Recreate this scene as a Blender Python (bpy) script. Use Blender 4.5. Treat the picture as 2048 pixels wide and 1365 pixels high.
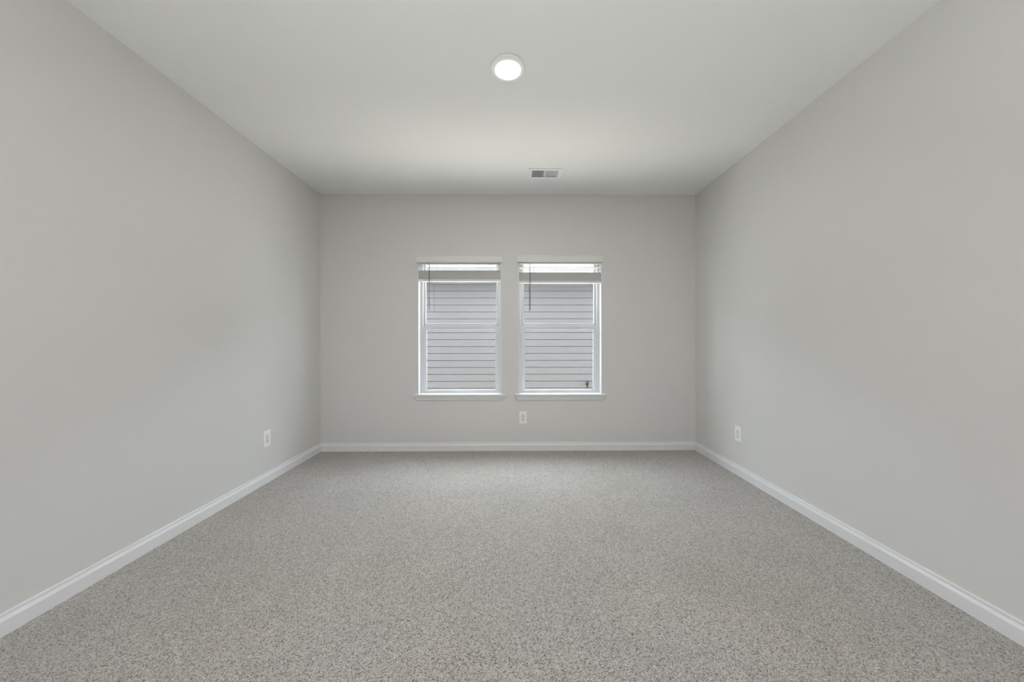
import bpy, bmesh, math, random
from mathutils import Vector, Matrix

for o in list(bpy.data.objects):
    bpy.data.objects.remove(o, do_unlink=True)
S = bpy.context.scene
COL = S.collection
PI = math.pi
random.seed(7)

# ------------------------------------------------------------------ camera
EYE = 1.1784
cam_data = bpy.data.cameras.new('camera')
cam = bpy.data.objects.new('camera', cam_data)
COL.objects.link(cam)
cam_data.sensor_fit = 'HORIZONTAL'
cam_data.sensor_width = 36.0
cam_data.lens = 705.0 * 36.0 / 2048.0
cam_data.shift_x = -0.00383
cam_data.shift_y = -0.00041
cam_data.clip_start = 0.02
cam.matrix_world = (Matrix.Translation((0, 0, EYE)) @ Matrix.Rotation(-0.010406, 4, 'Z')
                    @ Matrix.Rotation(PI / 2, 4, 'X') @ Matrix.Rotation(-0.00121, 4, 'Z'))
S.camera = cam

# ------------------------------------------------------------------ sky, sun, exposure
world = bpy.data.worlds.new('sky')
S.world = world
world.use_nodes = True
bg = world.node_tree.nodes['Background']
bg.inputs['Color'].default_value = (0.84, 0.92, 1.0, 1)
bg.inputs['Strength'].default_value = 13.5

sun_d = bpy.data.lights.new('sun', 'SUN')
sun_d.energy = 56.0
sun_d.angle = math.radians(0.6)
sun_d.color = (1.0, 0.95, 0.88)
sun = bpy.data.objects.new('sun', sun_d)
COL.objects.link(sun)
sun.rotation_euler = Vector((-0.8, 0.0, -1.0)).to_track_quat('-Z', 'Y').to_euler()

# unseen fill light added behind the camera, bounced off the ceiling like a flash
fl_d = bpy.data.lights.new('bounce_fill', 'AREA')
fl_d.shape = 'DISK'
fl_d.size = 0.5
fl_d.energy = 78.0
fl_d.color = (0.95, 0.975, 1.0)
fl = bpy.data.objects.new('bounce_fill', fl_d)
COL.objects.link(fl)
fl.location = (-0.30, -0.3, 1.30)
fl.rotation_euler = Vector((0.08, -0.55, 1.0)).to_track_quat('-Z', 'Y').to_euler()

LAMP_STRENGTH = 280.0

S.view_settings.view_transform = 'Standard'
S.view_settings.look = 'None'
S.view_settings.gamma = 1.0
S.view_settings.use_curve_mapping = False
S.view_settings.exposure = 0.16
S.cycles.max_bounces = 16
S.cycles.diffuse_bounces = 8
S.cycles.transparent_max_bounces = 12

# ------------------------------------------------------------------ room numbers (metres)
XL, XR = -2.0432, 1.9727          # side walls, inner faces
D = 3.7753                        # window wall, inner face
YF = -2.20                        # wall behind the camera
H = 2.743                         # ceiling
WT = 0.165                        # window wall thickness
OUT = D + 3.0                     # neighbouring house, siding face
WINS = [(-1.007, -0.117), (0.069, 0.961)]
WZ0, WZ1 = 0.607, 2.076

# ------------------------------------------------------------------ materials
def mat(name, color, rough=0.5, spec=0.4, metal=0.0, bump=None, vary=None, transmission=0.0, ior=1.45):
    m = bpy.data.materials.new(name)
    m.use_nodes = True
    nt = m.node_tree
    b = nt.nodes['Principled BSDF']
    b.inputs['Base Color'].default_value = (*color, 1)
    b.inputs['Roughness'].default_value = rough
    b.inputs['Specular IOR Level'].default_value = spec
    b.inputs['Metallic'].default_value = metal
    b.inputs['Transmission Weight'].default_value = transmission
    b.inputs['IOR'].default_value = ior
    tc = nt.nodes.new('ShaderNodeTexCoord')
    if vary:                                  # (scale, amount)
        n = nt.nodes.new('ShaderNodeTexNoise')
        n.inputs['Scale'].default_value = vary[0]
        n.inputs['Detail'].default_value = 3
        nt.links.new(tc.outputs['Object'], n.inputs['Vector'])
        mp = nt.nodes.new('ShaderNodeMapRange')
        mp.inputs['From Min'].default_value = 0.3
        mp.inputs['From Max'].default_value = 0.7
        mp.inputs['To Min'].default_value = 1 - vary[1]
        mp.inputs['To Max'].default_value = 1 + vary[1]
        nt.links.new(n.outputs['Fac'], mp.inputs['Value'])
        mx = nt.nodes.new('ShaderNodeVectorMath')
        mx.operation = 'SCALE'
        mx.inputs[0].default_value = color
        nt.links.new(mp.outputs['Result'], mx.inputs['Scale'])
        nt.links.new(mx.outputs['Vector'], b.inputs['Base Color'])
    if bump:                                  # (scale, strength, distance)
        n = nt.nodes.new('ShaderNodeTexNoise')
        n.inputs['Scale'].default_value = bump[0]
        n.inputs['Detail'].default_value = 2
        nt.links.new(tc.outputs['Object'], n.inputs['Vector'])
        bp = nt.nodes.new('ShaderNodeBump')
        bp.inputs['Strength'].default_value = bump[1]
        bp.inputs['Distance'].default_value = bump[2]
        nt.links.new(n.outputs['Fac'], bp.inputs['Height'])
        nt.links.new(bp.outputs['Normal'], b.inputs['Normal'])
    return m

M_WALL = mat('wall_paint', (0.655, 0.648, 0.634), 0.62, 0.25, bump=(170, 0.05, 0.001))
M_CEIL = mat('ceiling_paint', (0.86, 0.86, 0.855), 0.8, 0.15, bump=(140, 0.05, 0.001))
M_TRIM = mat('trim_enamel', (0.73, 0.735, 0.742), 0.32, 0.45)
M_VINYL = mat('window_vinyl', (0.63, 0.64, 0.66), 0.4, 0.3)
M_BLIND = mat('blind_faux_wood', (0.72, 0.715, 0.695), 0.45, 0.3)
M_CORD = mat('blind_cord', (0.75, 0.75, 0.73), 0.8, 0.2)
M_WAND = mat('wand_clear_plastic', (0.12, 0.125, 0.125), 0.12, 0.5, transmission=0.45, ior=1.49)
M_PLATE = mat('outlet_plastic', (0.84, 0.84, 0.83), 0.35, 0.45)
M_SOCK = mat('socket_plastic', (0.72, 0.72, 0.72), 0.4, 0.4)
M_DARK = mat('slot_dark', (0.03, 0.03, 0.03), 0.7, 0.2)
M_HOOK = mat('hook_metal', (0.6, 0.6, 0.6), 0.35, 0.5, metal=0.9)
M_VENT = mat('vent_enamel', (0.92, 0.925, 0.93), 0.4, 0.4)
M_DUCT = mat('duct_metal', (0.12, 0.125, 0.13), 0.6, 0.3, metal=0.4)
M_LTRIM = mat('lamp_trim', (0.93, 0.92, 0.90), 0.4, 0.4)
M_OWN = mat('own_house_paint', (0.6, 0.6, 0.6), 0.7, 0.2)
M_SIDE = mat('lap_siding_paint', (0.080, 0.0772, 0.0800), 0.6, 0.25, bump=(60, 0.06, 0.002), vary=(3, 0.02))
M_EXT = mat('house_outside_paint', (0.5, 0.5, 0.5), 0.7, 0.2)
M_GUT = mat('gutter_enamel', (0.25, 0.25, 0.252), 0.4, 0.4)
M_ROOF = mat('roof_shingle', (0.12, 0.12, 0.125), 0.9, 0.1, bump=(30, 0.4, 0.01), vary=(14, 0.3))
M_GROUND = mat('side_yard_ground', (0.46, 0.45, 0.42), 0.95, 0.1, bump=(25, 0.5, 0.02), vary=(9, 0.25))
M_BRASS = mat('spigot_brass', (0.014, 0.013, 0.008), 0.5, 0.1)
M_HANDLE = mat('spigot_handle', (0.012, 0.016, 0.022), 0.5, 0.1)
M_GASKET = mat('glazing_gasket', (0.33, 0.34, 0.36), 0.6, 0.3)


def glass_mat():
    m = bpy.data.materials.new('window_glass')
    m.use_nodes = True
    nt = m.node_tree
    nt.nodes.remove(nt.nodes['Principled BSDF'])
    out = nt.nodes['Material Output']
    tr = nt.nodes.new('ShaderNodeBsdfTransparent')
    tr.inputs['Color'].default_value = (0.97, 0.985, 0.98, 1)
    gl = nt.nodes.new('ShaderNodeBsdfGlossy')
    gl.inputs['Roughness'].default_value = 0.02
    # Schlick reflectance, the same on both faces of the thin pane
    lw = nt.nodes.new('ShaderNodeLayerWeight')
    lw.inputs['Blend'].default_value = 0.5
    pw = nt.nodes.new('ShaderNodeMath')
    pw.operation = 'POWER'
    pw.inputs[1].default_value = 5.0
    ma = nt.nodes.new('ShaderNodeMath')
    ma.operation = 'MULTIPLY_ADD'
    ma.inputs[1].default_value = 0.96
    ma.inputs[2].default_value = 0.04
    mx = nt.nodes.new('ShaderNodeMixShader')
    nt.links.new(lw.outputs['Facing'], pw.inputs[0])
    nt.links.new(pw.outputs['Value'], ma.inputs[0])
    nt.links.new(ma.outputs['Value'], mx.inputs['Fac'])
    nt.links.new(tr.outputs['BSDF'], mx.inputs[1])
    nt.links.new(gl.outputs['BSDF'], mx.inputs[2])
    nt.links.new(mx.outputs['Shader'], out.inputs['Surface'])
    return m


def lens_mat():
    m = bpy.data.materials.new('lamp_lens')
    m.use_nodes = True
    b = m.node_tree.nodes['Principled BSDF']
    b.inputs['Base Color'].default_value = (0.9, 0.9, 0.88, 1)
    b.inputs['Emission Color'].default_value = (1.0, 0.968, 0.92, 1)
    b.inputs['Emission Strength'].default_value = LAMP_STRENGTH
    return m


def carpet_mat():
    m = bpy.data.materials.new('carpet_twist_pile')
    m.use_nodes = True
    nt = m.node_tree
    L = nt.links
    b = nt.nodes['Principled BSDF']
    b.inputs['Roughness'].default_value = 1.0
    b.inputs['Specular IOR Level'].default_value = 0.05
    b.inputs['Sheen Weight'].default_value = 0.3
    b.inputs['Sheen Roughness'].default_value = 0.6
    tc = nt.nodes.new('ShaderNodeTexCoord')

    def noise(scale, detail, rough=0.5):
        n = nt.nodes.new('ShaderNodeTexNoise')
        n.inputs['Scale'].default_value = scale
        n.inputs['Detail'].default_value = detail
        n.inputs['Roughness'].default_value = rough
        L.new(tc.outputs['Object'], n.inputs['Vector'])
        return n
    # twisted tufts: one cell each, its own tone, shade painted into the colour between neighbours
    wob = noise(90, 2)
    add = nt.nodes.new('ShaderNodeVectorMath')
    add.operation = 'MULTIPLY_ADD'
    add.inputs[1].default_value = (0.005, 0.005, 0.005)
    L.new(wob.outputs['Color'], add.inputs[0])
    L.new(tc.outputs['Object'], add.inputs[2])
    vo = nt.nodes.new('ShaderNodeTexVoronoi')
    vo.inputs['Scale'].default_value = 290
    L.new(add.outputs['Vector'], vo.inputs['Vector'])
    sp = nt.nodes.new('ShaderNodeSeparateColor')
    L.new(vo.outputs['Color'], sp.inputs['Color'])
    gap = nt.nodes.new('ShaderNodeMapRange')
    gap.inputs['From Min'].default_value, gap.inputs['From Max'].default_value = 0.35, 0.95
    gap.inputs['To Min'].default_value, gap.inputs['To Max'].default_value = 1.0, 0.62
    L.new(vo.outputs['Distance'], gap.inputs['Value'])
    fleck = noise(48, 3, 0.65)
    marks = noise(2.1, 4, 0.55)
    marks.inputs['Distortion'].default_value = 0.8
    tint = noise(0.9, 2)
    r1 = nt.nodes.new('ShaderNodeValToRGB')
    e = r1.color_ramp.elements
    e[0].position, e[0].color = 0.0, (0.085, 0.072, 0.060, 1)
    e[1].position, e[1].color = 1.0, (0.540, 0.510, 0.472, 1)
    k = r1.color_ramp.elements.new(0.22)
    k.color = (0.288, 0.267, 0.243, 1)
    L.new(sp.outputs['Red'], r1.inputs['Fac'])
    r2 = nt.nodes.new('ShaderNodeMapRange')
    r2.inputs['From Min'].default_value, r2.inputs['From Max'].default_value = 0.3, 0.7
    r2.inputs['To Min'].default_value, r2.inputs['To Max'].default_value = 0.9, 1.1
    L.new(fleck.outputs['Fac'], r2.inputs['Value'])
    r3 = nt.nodes.new('ShaderNodeMapRange')
    r3.inputs['From Min'].default_value, r3.inputs['From Max'].default_value = 0.32, 0.68
    r3.inputs['To Min'].default_value, r3.inputs['To Max'].default_value = 0.95, 1.05
    L.new(marks.outputs['Fac'], r3.inputs['Value'])
    mul = nt.nodes.new('ShaderNodeMath')
    mul.operation = 'MULTIPLY'
    L.new(r2.outputs['Result'], mul.inputs[0])
    L.new(r3.outputs['Result'], mul.inputs[1])
    mul2 = nt.nodes.new('ShaderNodeMath')
    mul2.operation = 'MULTIPLY'
    L.new(mul.outputs['Value'], mul2.inputs[0])
    L.new(gap.outputs['Result'], mul2.inputs[1])
    sc = nt.nodes.new('ShaderNodeVectorMath')
    sc.operation = 'SCALE'
    L.new(r1.outputs['Color'], sc.inputs[0])
    L.new(mul2.outputs['Value'], sc.inputs['Scale'])
    mx = nt.nodes.new('ShaderNodeMix')
    mx.data_type = 'RGBA'
    mx.blend_type = 'MULTIPLY'
    mx.inputs['Factor'].default_value = 1.0
    r4 = nt.nodes.new('ShaderNodeValToRGB')
    f = r4.color_ramp.elements
    f[0].position, f[0].color = 0.38, (1.0, 0.985, 0.965, 1)
    f[1].position, f[1].color = 0.62, (0.985, 0.99, 1.0, 1)
    L.new(tint.outputs['Fac'], r4.inputs['Fac'])
    L.new(sc.outputs['Vector'], mx.inputs['A'])
    L.new(r4.outputs['Color'], mx.inputs['B'])
    L.new(mx.outputs['Result'], b.inputs['Base Color'])
    bp = nt.nodes.new('ShaderNodeBump')
    bp.inputs['Strength'].default_value = 0.55
    bp.inputs['Distance'].default_value = 0.006
    L.new(gap.outputs['Result'], bp.inputs['Height'])
    L.new(bp.outputs['Normal'], b.inputs['Normal'])
    return m


M_GLASS = glass_mat()
M_LENS = lens_mat()
M_CARPET = carpet_mat()

# ------------------------------------------------------------------ mesh helpers
class MB:
    """collects shapes in one bmesh, links them as one object"""
    def __init__(self):
        self.bm = bmesh.new()
        self.o = Vector((0, 0, 0))

    def box(self, x0, x1, y0, y1, z0, z1, bevel=0.0, seg=2, rot=None):
        b = bmesh.new()
        bmesh.ops.create_cube(b, size=1.0)
        for v in b.verts:
            v.co = Vector(((x1 - x0) * v.co.x, (y1 - y0) * v.co.y, (z1 - z0) * v.co.z))
        if bevel:
            bmesh.ops.bevel(b, geom=list(b.edges), offset=bevel, segments=seg, profile=0.5, affect='EDGES')
        M = Matrix.Translation(((x0 + x1) / 2, (y0 + y1) / 2, (z0 + z1) / 2))
        if rot is not None:
            M = M @ rot
        self._add(b, M)
        return self

    def prism(self, prof, axis, a0, a1):
        """closed profile swept straight. axis 'x': prof (y,z); 'y': prof (x,z); 'z': prof (x,y)"""
        b = bmesh.new()
        def P(p, a):
            return {'x': (a, p[0], p[1]), 'y': (p[0], a, p[1]), 'z': (p[0], p[1], a)}[axis]
        A = [b.verts.new(P(p, a0)) for p in prof]
        B = [b.verts.new(P(p, a1)) for p in prof]
        n = len(prof)
        b.faces.new(A)
        b.faces.new(list(reversed(B)))
        for i in range(n):
            j = (i + 1) % n
            b.faces.new((A[j], A[i], B[i], B[j]))
        bmesh.ops.recalc_face_normals(b, faces=list(b.faces))
        self._add(b, Matrix.Identity(4))
        return self

    def loft(self, rings):
        """rings of equal length joined in order, ends capped"""
        b = bmesh.new()
        R = [[b.verts.new(p) for p in r] for r in rings]
        n = len(R[0])
        for a, c in zip(R[:-1], R[1:]):
            for i in range(n):
                j = (i + 1) % n
                b.faces.new((a[i], a[j], c[j], c[i]))
        b.faces.new(list(reversed(R[0])))
        b.faces.new(R[-1])
        bmesh.ops.recalc_face_normals(b, faces=list(b.faces))
        self._add(b, Matrix.Identity(4))
        return self

    def lathe(self, prof, M=Matrix.Identity(4), n=48):
        """(r, z) profile about z"""
        b = bmesh.new()
        R = []
        for r, z in prof:
            if r < 1e-6:
                R.append([b.verts.new((0, 0, z))])
            else:
                R.append([b.verts.new((r * math.cos(2 * PI * i / n), r * math.sin(2 * PI * i / n), z)) for i in range(n)])
        for a, c in zip(R[:-1], R[1:]):
            for i in range(n):
                j = (i + 1) % n
                if len(a) == 1 and len(c) > 1:
                    b.faces.new((a[0], c[j], c[i]))
                elif len(c) == 1 and len(a) > 1:
                    b.faces.new((a[i], a[j], c[0]))
                elif len(a) > 1:
                    b.faces.new((a[i], a[j], c[j], c[i]))
        if len(R[0]) > 1:
            b.faces.new(list(reversed(R[0])))
        if len(R[-1]) > 1:
            b.faces.new(R[-1])
        bmesh.ops.recalc_face_normals(b, faces=list(b.faces))
        for f in b.faces:
            f.smooth = True
        self._add(b, M)
        return self

    def tube(self, pts, r, n=10):
        pts = [Vector(p) for p in pts]
        rings = []
        for i, p in enumerate(pts):
            d = (pts[min(i + 1, len(pts) - 1)] - pts[max(i - 1, 0)]).normalized()
            u = d.cross(Vector((0, 0, 1)))
            if u.length < 1e-3:
                u = d.cross(Vector((0, 1, 0)))
            u.normalize()
            w = d.cross(u)
            rings.append([p + r * (math.cos(2 * PI * k / n) * u + math.sin(2 * PI * k / n) * w) for k in range(n)])
        return self.loft(rings)

    def _add(self, b, M):
        bmesh.ops.transform(b, matrix=M, verts=list(b.verts))
        me = bpy.data.meshes.new('tmp')
        b.to_mesh(me)
        b.free()
        self.bm.from_mesh(me)
        bpy.data.meshes.remove(me)

    def build(self, name, m, parent=None):
        o0 = Vector(parent['_origin']) if parent is not None and '_origin' in parent else Vector((0, 0, 0))
        if o0.length:
            bmesh.ops.translate(self.bm, vec=-o0, verts=list(self.bm.verts))
        me = bpy.data.meshes.new(name)
        self.bm.to_mesh(me)
        self.bm.free()
        me.materials.append(m)
        o = bpy.data.objects.new(name, me)
        COL.objects.link(o)
        if parent is not None:
            o.parent = parent
        return o


def sub(mb, name, m, part, root):
    """sub-part: child of a part, in the root's frame (parts sit at the root's origin)"""
    o = mb.build(name, m, root)
    o.parent = part
    return o


def thing(name, loc, label=None, cat=None, group=None):
    o = bpy.data.objects.new(name, None)
    o.empty_display_size = 0.1
    COL.objects.link(o)
    o.location = loc
    o['_origin'] = list(loc)
    if label:
        o['label'] = label
        o['category'] = cat
    if group:
        o['group'] = group
    return o


def structure(o, label, cat):
    o['kind'] = 'structure'
    o['label'] = label
    o['category'] = cat
    return o


# ------------------------------------------------------------------ room shell
structure(MB().box(XL - 0.15, XR + 0.15, YF - 0.15, D + WT, -0.12, 0.0).build('floor', M_CARPET),
          'grey beige speckled carpet covering the whole floor', 'carpet')

VX0, VX1, VY0, VY1 = 0.176, 0.436, 3.222, 3.372   # duct opening for the vent
c = MB()
c.box(XL - 0.15, XR + 0.15, YF - 0.15, VY0, H, H + 0.14)
c.box(XL - 0.15, XR + 0.15, VY1, D + WT, H, H + 0.14)
c.box(XL - 0.15, VX0, VY0, VY1, H, H + 0.14)
c.box(VX1, XR + 0.15, VY0, VY1, H, H + 0.14)
structure(c.build('ceiling', M_CEIL), 'smooth white ceiling with one disc light and an air vent', 'ceiling')

structure(MB().box(XL - 0.15, XL, YF - 0.15, D, 0, H).build('wall_left', M_WALL),
          'plain greige wall on the left with one low outlet', 'wall')
structure(MB().box(XR, XR + 0.15, YF - 0.15, D, 0, H).build('wall_right', M_WALL),
          'plain greige wall on the right with one low outlet', 'wall')
structure(MB().box(XL, XR, YF - 0.15, YF, 0, H).build('wall_front', M_WALL),
          'plain greige wall facing the windows', 'wall')
w = MB()
(a0, a1), (b0, b1) = WINS
w.box(XL - 0.15, a0, D, D + WT, 0, H)
w.box(a1, b0, D, D + WT, 0, H)
w.box(b1, XR + 0.15, D, D + WT, 0, H)
for x0, x1 in WINS:
    w.box(x0, x1, D, D + WT, 0, WZ0 - 0.012)
    w.box(x0, x1, D, D + WT, WZ1, H)
structure(w.build('wall_back', M_WALL), 'greige far wall holding the two windows', 'wall')

# baseboards: flat face, eased ogee, thin cap
BP = [(0.0, 0.0), (0.0135, 0.0), (0.0135, 0.058), (0.0128, 0.0615), (0.0098, 0.068), (0.0075, 0.0725),
      (0.0068, 0.076), (0.0072, 0.0785), (0.0066, 0.087), (0.005, 0.089), (0.0, 0.089)]
structure(MB().prism([(XL + t, z) for t, z in BP], 'y', YF, D).build('baseboard_left', M_TRIM),
          'white baseboard running along the left wall', 'baseboard')
structure(MB().prism([(XR - t, z) for t, z in BP], 'y', YF, D).build('baseboard_right', M_TRIM),
          'white baseboard running along the right wall', 'baseboard')
structure(MB().prism([(D - t, z) for t, z in BP], 'x', XL + 0.006, XR - 0.006).build('baseboard_back', M_TRIM),
          'white baseboard under the two windows', 'baseboard')
structure(MB().prism([(YF + t, z) for t, z in BP], 'x', XL + 0.006, XR - 0.006).build('baseboard_front', M_TRIM),
          'white baseboard along the wall facing the windows', 'baseboard')


# ------------------------------------------------------------------ windows
def window(name, x0, x1, label):
    xc = (x0 + x1) / 2
    g = thing(name, (xc, D, WZ0))
    structure(g, label, 'window')
    FY = D + 0.082                 # interior face of the vinyl frame
    # painted returns of the opening
    j = MB()
    t = 0.006
    j.box(x0, x0 + t, D - 0.001, FY, WZ0, WZ1)
    j.box(x1 - t, x1, D - 0.001, FY, WZ0, WZ1)
    j.box(x0 + t, x1 - t, D - 0.001, FY, WZ1 - t, WZ1)
    j.build('jamb', M_TRIM, g)
    # frame
    f = MB()
    y0, y1 = FY, D + WT + 0.01
    f.box(x0, x0 + 0.034, y0, y1, WZ0 - 0.01, WZ1, 0.003)
    f.box(x1 - 0.034, x1, y0, y1, WZ0 - 0.01, WZ1, 0.003)
    f.box(x0 + 0.030, x1 - 0.030, y0, y1, WZ1 - 0.034, WZ1, 0.003)
    f.box(x0 + 0.030, x1 - 0.030, y0, y1, WZ0 - 0.01, WZ0 + 0.012, 0.003)
    f.box(x0 + 0.030, x0 + 0.040, y0 + 0.040, y1, WZ0, WZ1 - 0.03)
    f.box(x1 - 0.040, x1 - 0.030, y0 + 0.040, y1, WZ0, WZ1 - 0.03)
    f.build('window_frame', M_VINYL, g)
    # upper sash (outer track), seen above the meeting rail
    gz0, gz1 = 1.368, 2.020
    gx0, gx1 = xc - 0.3885, xc + 0.3865
    uy0, uy1 = FY + 0.036, FY + 0.062
    s = MB()
    s.box(x0 + 0.036, gx0, uy0, uy1, 1.318, WZ1 - 0.03, 0.003)
    s.box(gx1, x1 - 0.036, uy0, uy1, 1.318, WZ1 - 0.03, 0.003)
    s.box(gx0 - 0.003, gx1 + 0.003, uy0, uy1, 1.318, gz0, 0.003)
    s.box(gx0 - 0.003, gx1 + 0.003, uy0, uy1, gz1, WZ1 - 0.03, 0.003)
    s.box(x0 + 0.044, x1 - 0.044, uy0 - 0.010, uy0 + 0.002, 1.334, 1.346, 0.002)
    us = s.build('upper_sash', M_VINYL, g)
    sub(MB().box(gx0 - 0.004, gx1 + 0.004, uy0 + 0.011, uy0 + 0.015, gz0 - 0.004, gz1 + 0.004), 'window_pane', M_GLASS, us, g)
    # lower sash (inner track)
    hz0, hz1 = 0.642, 1.300
    hx0, hx1 = xc - 0.3755, xc + 0.3755
    ly0, ly1 = FY + 0.006, FY + 0.033
    s = MB()
    s.box(x0 + 0.033, hx0, ly0, ly1, WZ0 + 0.010, 1.332, 0.003)
    s.box(hx1, x1 - 0.033, ly0, ly1, WZ0 + 0.010, 1.332, 0.003)
    s.box(hx0 - 0.003, hx1 + 0.003, ly0, ly1, hz1, 1.332, 0.003)
    s.box(hx0 - 0.003, hx1 + 0.003, ly0, ly1, WZ0 + 0.010, hz0, 0.003)
    s.box(hx0 - 0.001, hx1 + 0.001, ly0 - 0.004, ly0 + 0.004, WZ0 + 0.024, WZ0 + 0.030, 0.0015)
    ls = s.build('lower_sash', M_VINYL, g)
    sub(MB().box(hx0 - 0.004, hx1 + 0.004, ly0 + 0.011, ly0 + 0.015, hz0 - 0.004, hz1 + 0.004), 'window_pane', M_GLASS, ls, g)
    k = MB()                       # dark line where the sash sits in its bead
    for (p0, p1, q0, q1) in ((hx0 - 0.001, hx0 + 0.0012, hz0, hz1), (hx1 - 0.0012, hx1 + 0.001, hz0, hz1),
                             (hx0, hx1, hz0 - 0.001, hz0 + 0.0012)):
        k.box(p0, p1, ly0 + 0.004, ly0 + 0.010, q0, q1)
    sub(k, 'glazing_bead', M_GASKET, ls, g)
    for lx in (xc - 0.236, xc + 0.236):
        q = MB()
        q.box(lx - 0.030, lx + 0.030, ly0 + 0.004, ly1 - 0.002, 1.331, 1.339, 0.003)
        q.lathe([(0.011, 0), (0.011, 0.008), (0.0, 0.009)], Matrix.Translation((lx, (ly0 + ly1) / 2, 1.338)), 16)
        q.box(lx - 0.004, lx + 0.026, ly0 + 0.002, ly0 + 0.012, 1.340, 1.346, 0.002)
        sub(q, 'sash_lock', M_VINYL, ls, g)
    # stool with mitred apron below
    s = MB()
    e = 0.0435
    s.box(x0 - e + 0.002, x1 + e - 0.002, D - 0.032, D, WZ0 - 0.014, WZ0, 0.004, 3)
    s.box(x0, x1, D - 0.004, FY + 0.004, WZ0 - 0.012, WZ0)
    sill = s.build('window_sill', M_TRIM, g)
    ap = MB()
    rings = []
    for dz, dy, ex in ((-0.013, 0.029, e - 0.004), (-0.018, 0.0275, e - 0.007), (-0.030, 0.022, e - 0.013), (-0.044, 0.016, e - 0.020),
                       (-0.056, 0.0125, e - 0.026), (-0.0635, 0.011, e - 0.029)):
        z = WZ0 + dz
        rings.append([(x0 - ex, D - dy, z), (x1 + ex, D - dy, z), (x1 + ex, D, z), (x0 - ex, D, z)])
    ap.loft(rings)
    sub(ap, 'apron', M_TRIM, sill, g)
    return g


window('window_1', *WINS[0], 'left white single-hung window with blind raised, beside the narrow pier')
window('window_2', *WINS[1], 'right white single-hung window with blind raised, spigot seen in its lower pane')


# ------------------------------------------------------------------ blinds
def blind(x0, x1, top, slat_z, slat_tilt, stack_top, stack_bot, rail_bot, wand_x, label):
    xc = (x0 + x1) / 2
    g = thing('window_blind', (xc, D, top), label, 'blind', 'raised blinds in the two windows')
    yc = D + 0.045
    # valance: moulded face board with short returns, just proud of the wall
    v = MB()
    z1, z0 = top, top - 0.0765
    yb, yf = D - 0.010, D - 0.024
    prof = [(yb, z1), (yf + 0.004, z1), (yf, z1 - 0.004), (yf, z1 - 0.010), (yf + 0.0025, z1 - 0.014), (yf + 0.002, z0 + 0.018),
            (yf, z0 + 0.013), (yf, z0 + 0.004), (yf + 0.003, z0), (yb, z0)]
    v.prism(prof, 'x', x0 - 0.0145, x1 + 0.011)
    v.box(x0 - 0.0145, x0 - 0.003, yb - 0.002, D - 0.0005, z0 + 0.001, z1 - 0.001, 0.001)
    v.box(x1 - 0.001, x1 + 0.011, yb - 0.002, D - 0.0005, z0 + 0.001, z1 - 0.001, 0.001)
    v.build('valance', M_BLIND, g)
    MB().box(x0 + 0.008, x1 - 0.008, D + 0.016, D + 0.070, top - 0.084, top - 0.026, 0.003).build('headrail', M_BLIND, g)
    s0, s1 = x0 + 0.007, x1 - 0.011
    for k, z in enumerate(slat_z):
        MB().box(s0, s1, yc - 0.025, yc + 0.025, z - 0.0014, z + 0.0014, 0.001, 1,
                 Matrix.Rotation(slat_tilt[k], 4, 'X')).build('slat', M_BLIND, g)
    st = MB()
    n = int(round((stack_top - stack_bot) / 0.0034))
    for k in range(n):
        z = stack_bot + (k + 0.5) * (stack_top - stack_bot) / n
        dx = 0.0012 * math.sin(k * 1.7) + 0.002 * max(0.0, (0.25 - k / n)) * 4
        dy = 0.0009 * math.sin(k * 2.3)
        st.box(s0 - dx + 0.001, s1 + dx, yc - 0.025 + dy, yc + 0.025 + dy, z - 0.00115, z + 0.00115, 0.0008, 1)
    st.build('slat_stack', M_BLIND, g)
    r = MB().box(s0 - 0.002, s1 + 0.002, yc - 0.0255, yc + 0.0255, rail_bot, stack_bot - 0.0006, 0.003, 3).build('bottom_rail', M_BLIND, g)
    for fx in (0.175, 0.505, 0.83):
        px = s0 + (s1 - s0) * fx
        sub(MB().lathe([(0.006, 0), (0.006, 0.003), (0.0, 0.004)],
                       Matrix.Translation((px, yc - 0.0255, rail_bot + 0.012)) @ Matrix.Rotation(PI / 2, 4, 'X'), 14), 'cord_plug', M_CORD, r, g)
        q = MB()
        for dy in (-0.0262, 0.0262):
            q.tube([(px, yc + dy, top - 0.082), (px, yc + dy, stack_top)], 0.0009, 6)
        q.tube([(px + 0.004, yc, top - 0.082), (px + 0.004, yc, stack_top)], 0.0007, 6)
        q.build('ladder_cord', M_CORD, g)
    # tilt wand hanging in front of the slats
    wy = yc - 0.036
    wd = MB()
    zt, zb = top - 0.086, 1.503
    zm = zt - 0.24
    wd.lathe([(0.0, 0), (0.0052, 0.001), (0.0056, 0.02), (0.0052, (zm - zb)), (0.0036, (zm - zb) + 0.03), (0.0032, zt - zb - 0.01), (0.002, zt - zb)],
             Matrix.Translation((wand_x, wy, zb)), 6)
    for f in wd.bm.faces:
        f.smooth = False
    wand = wd.build('tilt_wand', M_WAND, g)
    sub(MB().tube([(wand_x, wy, zt - 0.004), (wand_x, wy + 0.001, zt + 0.010), (wand_x, wy + 0.012, zt + 0.014)], 0.0014, 8),
        'wand_hook', M_HOOK, wand, g)
    return g


blind(*WINS[0], 2.0870, [1.9675], [0.09], 1.9345, 1.8385, 1.8170, -0.889,
      'white slatted blind raised in the left window, one thin slat loose above its stack')
blind(*WINS[1], 2.0925, [1.9655], [-0.20], 1.9140, 1.8225, 1.7990, 0.1905,
      'white slatted blind raised in the right window, hanging a little lower with a tilted slat')


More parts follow.
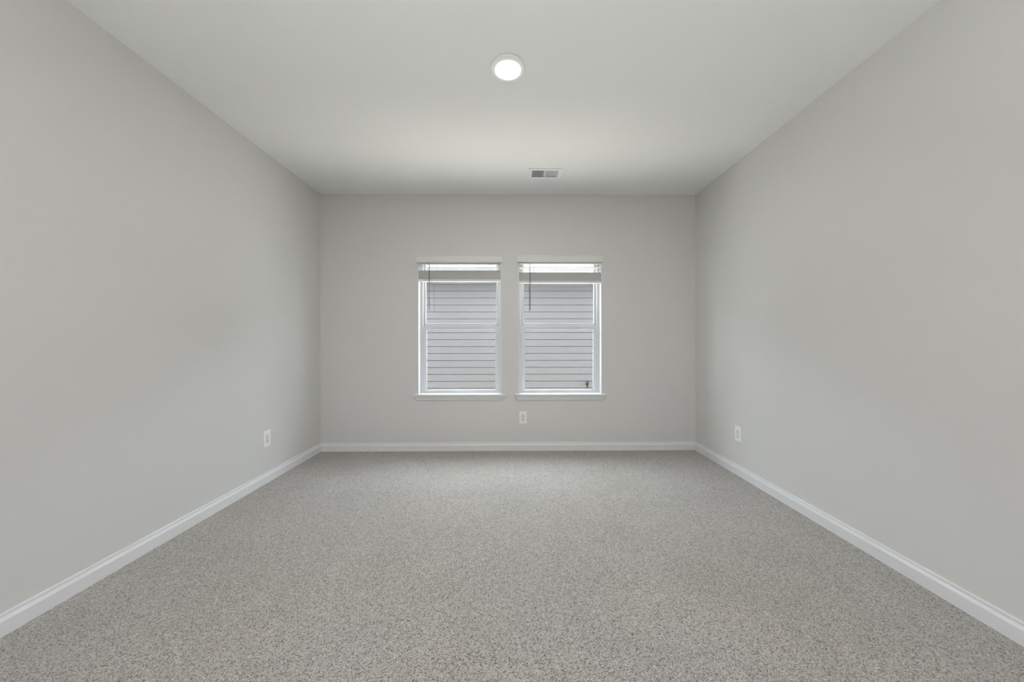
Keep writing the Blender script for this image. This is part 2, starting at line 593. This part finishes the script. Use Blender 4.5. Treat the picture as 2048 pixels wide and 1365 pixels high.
# ------------------------------------------------------------------ outlets
def outlet(loc, rz, label, w=0.081, h=0.130):
    """built facing -y at the origin, turned by rz"""
    g = thing('wall_outlet', (0, 0, 0), label, 'outlet', 'electrical outlets low on the walls')
    p = MB()
    d = 0.0062
    def ring(y, ins):
        a, b = w / 2 - ins, h / 2 - ins
        return [(-a, y, -b), (a, y, -b), (a, y, b), (-a, y, b)]
    p.loft([ring(0.0, 0.0), ring(-d * 0.45, 0.0), ring(-d * 0.8, 0.0015), ring(-d, 0.005)])
    p.build('cover_plate', M_PLATE, g)
    rc = MB()
    rc.box(-0.0168, 0.0168, -d - 0.0022, -d + 0.001, -0.0335, 0.0335, 0.0018, 2)
    rec = rc.build('receptacle', M_SOCK, g)
    for zc in (0.0195, -0.0195):
        s = MB()
        yy = -d - 0.0024
        s.box(-0.0082, -0.0054, yy, yy + 0.001, zc - 0.001, zc + 0.008)
        s.box(0.0054, 0.0078, yy, yy + 0.001, zc, zc + 0.0075)
        s.lathe([(0.0028, 0), (0.0028, 0.001)], Matrix.Translation((0, yy + 0.001, zc - 0.0085)) @ Matrix.Rotation(PI / 2, 4, 'X'), 14)
        sub(s, 'socket_slots', M_DARK, rec, g)
    for zc in (0.0485, -0.0485):
        p = MB().lathe([(0.0034, 0), (0.0034, 0.0008), (0.002, 0.0014), (0, 0.0015)],
                       Matrix.Translation((0, -d + 0.0003, zc)) @ Matrix.Rotation(PI / 2, 4, 'X'), 14)
        p.build('screw', M_PLATE, g)
    g.location = loc
    g.rotation_euler = (0, 0, rz)
    return g


outlet((0.1132, D, 0.3530), 0.0, 'white outlet plate on the far wall below the right window')
outlet((XL, 2.9525, 0.3640), PI / 2, 'white outlet plate on the left wall', 0.081, 0.134)
outlet((XR, 3.0580, 0.3600), -PI / 2, 'white outlet plate on the right wall', 0.081, 0.131)

# ------------------------------------------------------------------ ceiling light
g = thing('ceiling_light', (-0.0228, 2.020, H), 'round white disc light glowing on the ceiling', 'light')
M0 = Matrix.Translation((-0.0228, 2.020, 0))
t = MB()
t.lathe([(0.0700, H), (0.0985, H), (0.0985, H - 0.006), (0.0970, H - 0.0095), (0.0930, H - 0.0125), (0.0860, H - 0.0150), (0.0780, H - 0.0160), (0.0668, H - 0.0160),
         (0.0664, H - 0.0155), (0.0664, H - 0.0030)], M0, 72)
t.build('trim_ring', M_LTRIM, g)
MB().lathe([(0.0660, H - 0.010), (0.0660, H - 0.0160), (0.0645, H - 0.01635), (0.060, H - 0.0167), (0.045, H - 0.0174), (0.022, H - 0.0180), (0.0, H - 0.0182)], M0, 72).build('lens', M_LENS, g)

# ------------------------------------------------------------------ ceiling vent
x0, x1, y0, y1 = 0.154, 0.462, 3.197, 3.392
g = thing('ceiling_vent', ((x0 + x1) / 2, (y0 + y1) / 2, H), 'white two-bank air register on the ceiling near the windows', 'vent')
f = MB()
ix0, ix1, iy0, iy1 = 0.184, 0.426, 3.229, 3.364
for (p0, p1, q0, q1) in ((x0, ix0, y0, y1), (ix1, x1, y0, y1)):
    f.box(p0, p1, q0, q1, H - 0.0065, H - 0.0005, 0.0015)
for (q0, q1) in ((y0, iy0), (iy1, y1)):
    f.box(ix0 - 0.002, ix1 + 0.002, q0, q1, H - 0.0065, H - 0.0005, 0.0015)
f.box(0.3005, 0.3085, iy0 - 0.002, iy1 + 0.002, H - 0.0065, H + 0.012, 0.001)
f.build('register_frame', M_VENT, g)
for (q0, q1, ang) in ((ix0, 0.3005, 0.62), (0.3085, ix1, -0.62)):
    v = MB()
    n = 9
    for k in range(n):
        px = q0 + (k + 0.5) * (q1 - q0) / n
        v.box(px - 0.0007, px + 0.0007, iy0 - 0.001, iy1 + 0.001, H - 0.0055, H + 0.0085, 0, 1, Matrix.Rotation(ang, 4, 'Y'))
    v.build('vane_bank', M_VENT, g)
dk = MB()
dk.box(VX0, VX0 + 0.002, VY0, VY1, H + 0.001, H + 0.16)
dk.box(VX1 - 0.002, VX1, VY0, VY1, H + 0.001, H + 0.16)
dk.box(VX0, VX1, VY0, VY0 + 0.002, H + 0.001, H + 0.16)
dk.box(VX0, VX1, VY1 - 0.002, VY1, H + 0.001, H + 0.16)
dk.box(VX0, VX1, VY0, VY1, H + 0.158, H + 0.16)
dk.build('duct_boot', M_DUCT, g)
lv = MB()
lv.box(0.436, 0.4395, 3.276, 3.300, H - 0.015, H - 0.005, 0.001)
lv.box(0.4355, 0.4405, 3.270, 3.282, H - 0.020, H - 0.011, 0.002, 2, Matrix.Rotation(0.5, 4, 'X'))
lv.build('damper_lever', M_VENT, g)

# ------------------------------------------------------------------ outside: side yard, own house, neighbouring house
structure(MB().box(-16, 16, -8, 20, -0.62, -0.501).build('ground', M_GROUND), 'side yard ground between the houses', 'ground')
own = MB()
own.box(XL - 5.0, XR + 5.0, D + WT + 0.001, D + WT + 0.012, H + 0.14, 3.06)
own.box(XL - 5.0, XL - 0.151, D + 0.02, D + WT, -0.5, 3.06)
own.box(XR + 0.151, XR + 5.0, D + 0.02, D + WT, -0.5, 3.06)
own.box(XL - 5.0, XR + 5.0, YF - 0.5, D + WT + 0.34, 3.06, 3.22)
own.box(XL - 0.15, XR + 0.15, D + 0.02, D + WT, -0.5, -0.12)
own.box(XL - 5.0, XR + 5.0, YF - 0.3, YF - 0.151, -0.5, 3.06)
structure(own.build('wall_outside', M_OWN), 'outside wall and eave of the own house around the windows', 'wall')

nh = thing('neighbour_house', (0, OUT, -0.5), 'grey lap-sided house wall seen through both windows', 'house')
PITCH = 0.13305
Z0 = 2.2664
GR = 0.0082                       # shadow gap between boards
s = MB()
rnd = random.Random(3)
joint = {1: [-0.60], 4: [0.95], 5: [-0.2], 8: [0.3], 10: [1.05, -1.3], 12: [0.62], 14: [-0.75], 7: [-1.05]}
for k in range(-1, 21):
    z = Z0 - k * PITCH
    cuts = [-7.0] + sorted(joint.get(k, [rnd.uniform(-4, -1.9), rnd.uniform(1.8, 4)])) + [7.0]
    for p, q in zip(cuts[:-1], cuts[1:]):
        zt = z + PITCH if k >= 0 else 2.415
        s.prism([(OUT - 0.012, z), (OUT - 0.004, zt - GR), (OUT + 0.016, zt - GR), (OUT + 0.016, zt), (OUT + 0.026, zt), (OUT + 0.026, z)],
                'x', p + (0.0004 if p > -7 else 0), q - (0.0004 if q < 7 else 0))
s.build('lap_siding', M_SIDE, nh)
MB().box(-7, 7, OUT + 0.0262, OUT + 0.2, -0.5, 2.9).build('house_wall', M_EXT, nh)
MB().box(-7, 7, OUT - 0.02, OUT + 0.0, -0.5, Z0 - 20 * PITCH - 0.002).build('foundation', M_EXT, nh)
MB().prism([(OUT - 0.42, 2.62), (OUT + 5.0, 5.1), (OUT + 5.0, 5.22), (OUT - 0.42, 2.66)], 'x', -7.3, 7.3).build('roof', M_ROOF, nh)
MB().box(-7.3, 7.3, OUT - 0.40, OUT + 0.02, 2.40, 2.415).build('soffit', M_GUT, nh)
MB().box(-7.3, 7.3, OUT - 0.42, OUT - 0.40, 2.385, 2.625).build('fascia', M_GUT, nh)
gt = MB()
yg = OUT - 0.421
gt.prism([(yg - 0.125, 2.605), (yg - 0.117, 2.605), (yg - 0.117, 2.575), (yg - 0.080, 2.490), (yg - 0.004, 2.490), (yg - 0.004, 2.612), (yg, 2.612), (yg, 2.485),
          (yg - 0.083, 2.485), (yg - 0.122, 2.572)], 'x', -7.3, 7.3)
gt.build('gutter', M_GUT, nh)

# outdoor spigot on the siding
hx, hz = 1.440, 0.335
g = thing('hose_spigot', (hx, OUT, hz), 'small dark outdoor spigot on the grey siding behind the right window', 'spigot')
b = MB()
RX = Matrix.Rotation(PI / 2, 4, 'X')
b.lathe([(0.026, 0.0), (0.026, 0.004), (0.012, 0.006), (0.012, 0.03), (0.017, 0.034), (0.017, 0.05), (0.011, 0.054), (0.011, 0.062)], Matrix.Translation((hx, OUT - 0.0105, hz)) @ RX, 20)
b.tube([(hx, OUT - 0.050, hz), (hx - 0.004, OUT - 0.062, hz - 0.006), (hx - 0.008, OUT - 0.078, hz - 0.026), (hx - 0.010, OUT - 0.082, hz - 0.044)], 0.0115, 14)
b.lathe([(0.0145, -0.0), (0.0145, 0.014), (0.0125, 0.016)], Matrix.Translation((hx - 0.010, OUT - 0.082, hz - 0.052)), 18)
b.build('spigot_body', M_BRASS, g)
h = MB()
h.lathe([(0.0055, 0.0), (0.0055, 0.034)], Matrix.Translation((hx, OUT - 0.046, hz + 0.012)), 12)
ang = Matrix.Translation((hx, OUT - 0.050, hz + 0.046)) @ Matrix.Rotation(0.9, 4, 'X')
n = 8
rim = [ang @ Vector(((0.024 + 0.003 * math.cos(4 * 2 * PI * k / 32)) * math.cos(2 * PI * k / 32), (0.024 + 0.003 * math.cos(4 * 2 * PI * k / 32)) * math.sin(2 * PI * k / 32), 0)) for k in range(33)]
h.tube(rim, 0.0045, 8)
for k in range(4):
    a = k * PI / 2
    h.tube([ang @ Vector((0, 0, 0)), ang @ Vector((0.024 * math.cos(a), 0.024 * math.sin(a), 0))], 0.004, 8)
h.build('spigot_handle', M_HANDLE, g)

for o in bpy.data.objects:
    if '_origin' in o:
        del o['_origin']
